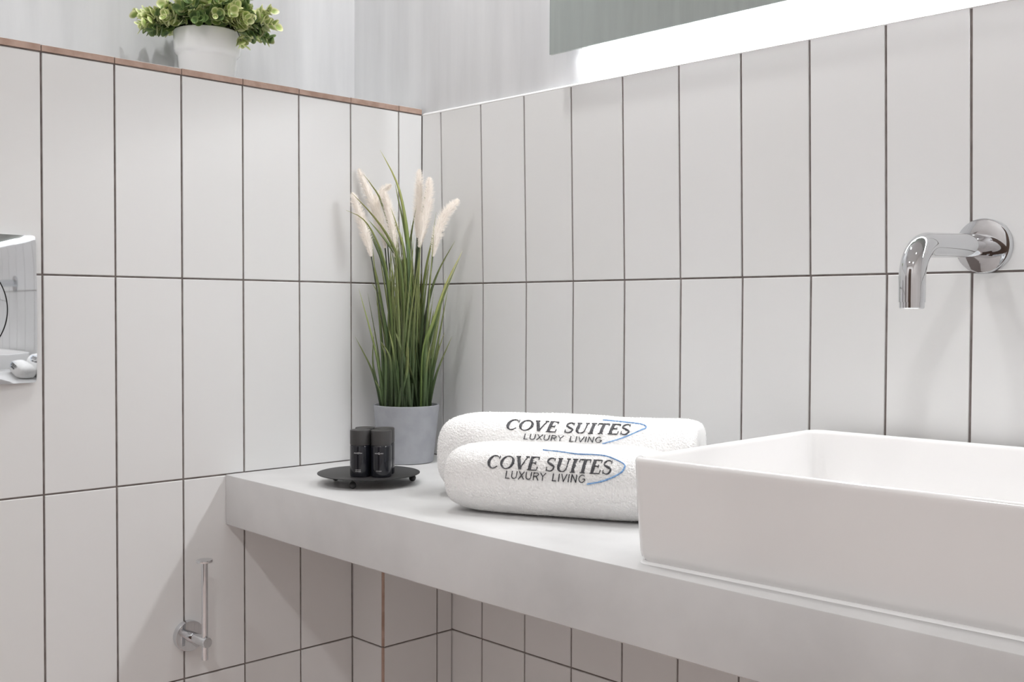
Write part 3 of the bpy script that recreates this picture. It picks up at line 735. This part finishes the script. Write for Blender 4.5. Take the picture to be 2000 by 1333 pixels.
# ------------------------------------------------------------------ leafy plant on the ledge
LX, LY, LZ = -0.106, -0.3635, 0.0112
t = thing('leafy_plant', (LX, LY, LZ), 'bushy artificial plant with round variegated leaves in a white pot on the ledge', 'plant')
MB().lathe([(0.0400, 0.0003), (0.0425, 0.0015), (0.0435, 0.004), (0.0462, 0.0455), (0.0468, 0.0490), (0.0490, 0.0515), (0.0512, 0.0545), (0.0520, 0.0580), (0.0532, 0.0860), (0.0526, 0.0885), (0.0508, 0.0895), (0.0490, 0.0885), (0.0484, 0.0850), (0.0470, 0.0710)], 72, True, False).build('pot', 'white_pot', t, True, 40)
MB().lathe([(0.0471, 0.073), (0.02, 0.076), (0.006, 0.077)], 40, False, True).build('soil', 'soil', t, True)
def leaf_mesh(name, material, L=1.0, W=0.86, cup=0.25):
    m = MB(); nr, na = 4, 14; vs = [(0, 0.5 * L, 0)]; al = [0.0]
    for k in range(1, nr + 1):
        q = k / nr
        for i in range(na):
            a = 2 * pi * i / na
            x = 0.5 * W * sin(a) * q; y = 0.5 * L - 0.5 * L * cos(a) * q
            if y < 0.25 * L: x *= 0.35 + 0.65 * (y / (0.25 * L))
            z = cup * (x * x * 1.6 + (y - 0.5 * L) ** 2 * 0.9) + 0.02 * sin(3 * a) * q
            vs.append((x, y, z)); al.append(q)
    fs = [(0, 1 + i, 1 + (i + 1) % na) for i in range(na)]
    for k in range(nr - 1):
        for i in range(na):
            j = (i + 1) % na; fs.append((1 + k * na + i, 1 + (k + 1) * na + i, 1 + (k + 1) * na + j, 1 + k * na + j))
    m.add(vs, fs, al); me = m.mesh(name); me.materials.append(MT[material])
    me.polygons.foreach_set('use_smooth', [True] * len(me.polygons)); return me
LM = {'g': [leaf_mesh('leaf', 'leaf_green', 1, 0.86, 0.55), leaf_mesh('leaf', 'leaf_green', 1, 0.7, 0.35)], 'p': [leaf_mesh('leaf', 'leaf_pale', 1, 0.86, 0.6), leaf_mesh('leaf', 'leaf_pale', 1, 0.66, 0.4)]}
leaves = []
rnd = random.Random(21)
def inside(v): return v.x > XB - LX + 0.006
def sprig(az, el, L, droop, pale, start=None):
    d = Vector((cos(az) * cos(el), sin(az) * cos(el), sin(el)))
    L *= 0.72; p0 = start or Vector((cos(az) * 0.022, sin(az) * 0.022, 0.076)); n = 12; P = [p0.copy()]; p = p0.copy()
    if el < 0.55:
        p = p + Vector((cos(az) * 0.016, sin(az) * 0.016, 0.021)); P.append(p.copy())
    for i in range(n):
        d = (d + Vector((0, 0, -droop))).normalized(); p = p + d * (L / n)
        if not inside(p): p.x = XB - LX + 0.006
        # keep stems out of the pot wall
        rr_ = math.hypot(p.x, p.y)
        if p.z < 0.092 and rr_ < 0.058 and rr_ > 0.040: p.z = 0.092
        P.append(p.copy())
    MB().tube(P, [0.0012 * (1 - 0.5 * i / (len(P) - 1)) for i in range(len(P))], 6).build('stem', 'stem', t, True)
    k = 2 if len(P) == n + 1 else 3; ph = rnd.uniform(0, pi)
    while k < len(P):
        q = k / (len(P) - 1); tan = (P[k] - P[k - 1]).normalized()
        ref = Vector((0, 0, 1)) if abs(tan.z) < 0.85 else Vector((1, 0, 0))
        a = tan.cross(ref).normalized(); b = tan.cross(a)
        for s_ in (0, pi):
            o = a * cos(ph + s_) + b * sin(ph + s_)
            y = (o * 0.9 + tan * (0.45 + 0.5 * q)).normalized(); z = (tan - y * tan.dot(y)).normalized()
            z = (z + Vector((rnd.gauss(0, .25), rnd.gauss(0, .25), rnd.gauss(0, .25)))).normalized(); x = y.cross(z).normalized(); z = x.cross(y)
            size = (0.0255 - 0.0105 * q) * rnd.uniform(0.8, 1.25)
            tipp = P[k] + y * size
            rr_ = math.hypot(tipp.x, tipp.y)
            mid_ = P[k] + y * size * 0.55; rm_ = math.hypot(mid_.x, mid_.y)
            if not inside(tipp) or (tipp.z < 0.098 and rr_ < 0.062) or (mid_.z < 0.096 and 0.040 < rm_ < 0.060): continue
            M_ = Matrix((x, y, z)).transposed().to_4x4() @ Matrix.Scale(size, 4); M_.translation = P[k]
            leaves.append((tipp.z, M_, 'p' if (pale and q > 0.3) or rnd.random() < 0.15 + 0.25 * q else 'g', rnd.randint(0, 1)))
        ph += pi / 2 + rnd.uniform(-.3, .3); k += 1 if q > 0.6 else 2
azR = math.atan2(r.y, r.x)                    # towards the right of the photograph
azC = math.atan2(-f.y, -f.x)                  # towards the room
for i in range(30):
    az = 2 * pi * i / 30 * 1.0 + rnd.uniform(-.15, .15)
    sprig(az, rnd.uniform(0.12, 0.55), rnd.uniform(0.055, 0.078), rnd.uniform(0.02, 0.06), rnd.random() < 0.45)
for i in range(34):
    sprig(rnd.uniform(0, 2 * pi), rnd.uniform(0.6, 1.5), rnd.uniform(0.07, 0.11), 0.02, rnd.random() < 0.4)
sprig(azR - 0.15, 0.25, 0.105, 0.035, True); sprig(azR + 0.1, 0.15, 0.085, 0.06, False); sprig(azR - 0.45, -0.05, 0.070, 0.16, True); sprig(azR - 0.2, 0.5, 0.10, 0.03, True)
sprig(azC - 0.95, 0.2, 0.09, 0.05, True); sprig(azR + pi + 0.45, 0.2, 0.088, 0.05, True); sprig(azR + pi + 0.1, 0.45, 0.10, 0.03, True); sprig(azR + pi + 0.7, 0.1, 0.075, 0.07, False)
for k_ in range(8):
    sprig(azC + rnd.uniform(-1.3, 1.3), rnd.uniform(0.2, 0.6), rnd.uniform(0.05, 0.075), 0.05, k_ % 2 == 0)
leaves.sort(key=lambda q: q[0])
for z, M_, kind, v in leaves[:295]:
    o = bpy.data.objects.new('leaf', LM[kind][v]); COL.objects.link(o); o.parent = t; o.matrix_local = M_
if len(leaves) > 295:
    for kind, nm in (('g', 'leaf_green'), ('p', 'leaf_pale')):
        m = MB()
        for z, M_, kd, v in leaves[295:]:
            if kd != kind: continue
            me = LM[kind][v]; al = [d.value for d in me.attributes['along'].data]
            m.add([M_ @ x.co for x in me.vertices], [tuple(q.vertices) for q in me.polygons], al)
        o = m.build('upper_leaves', nm, t, True); o['kind'] = 'stuff'
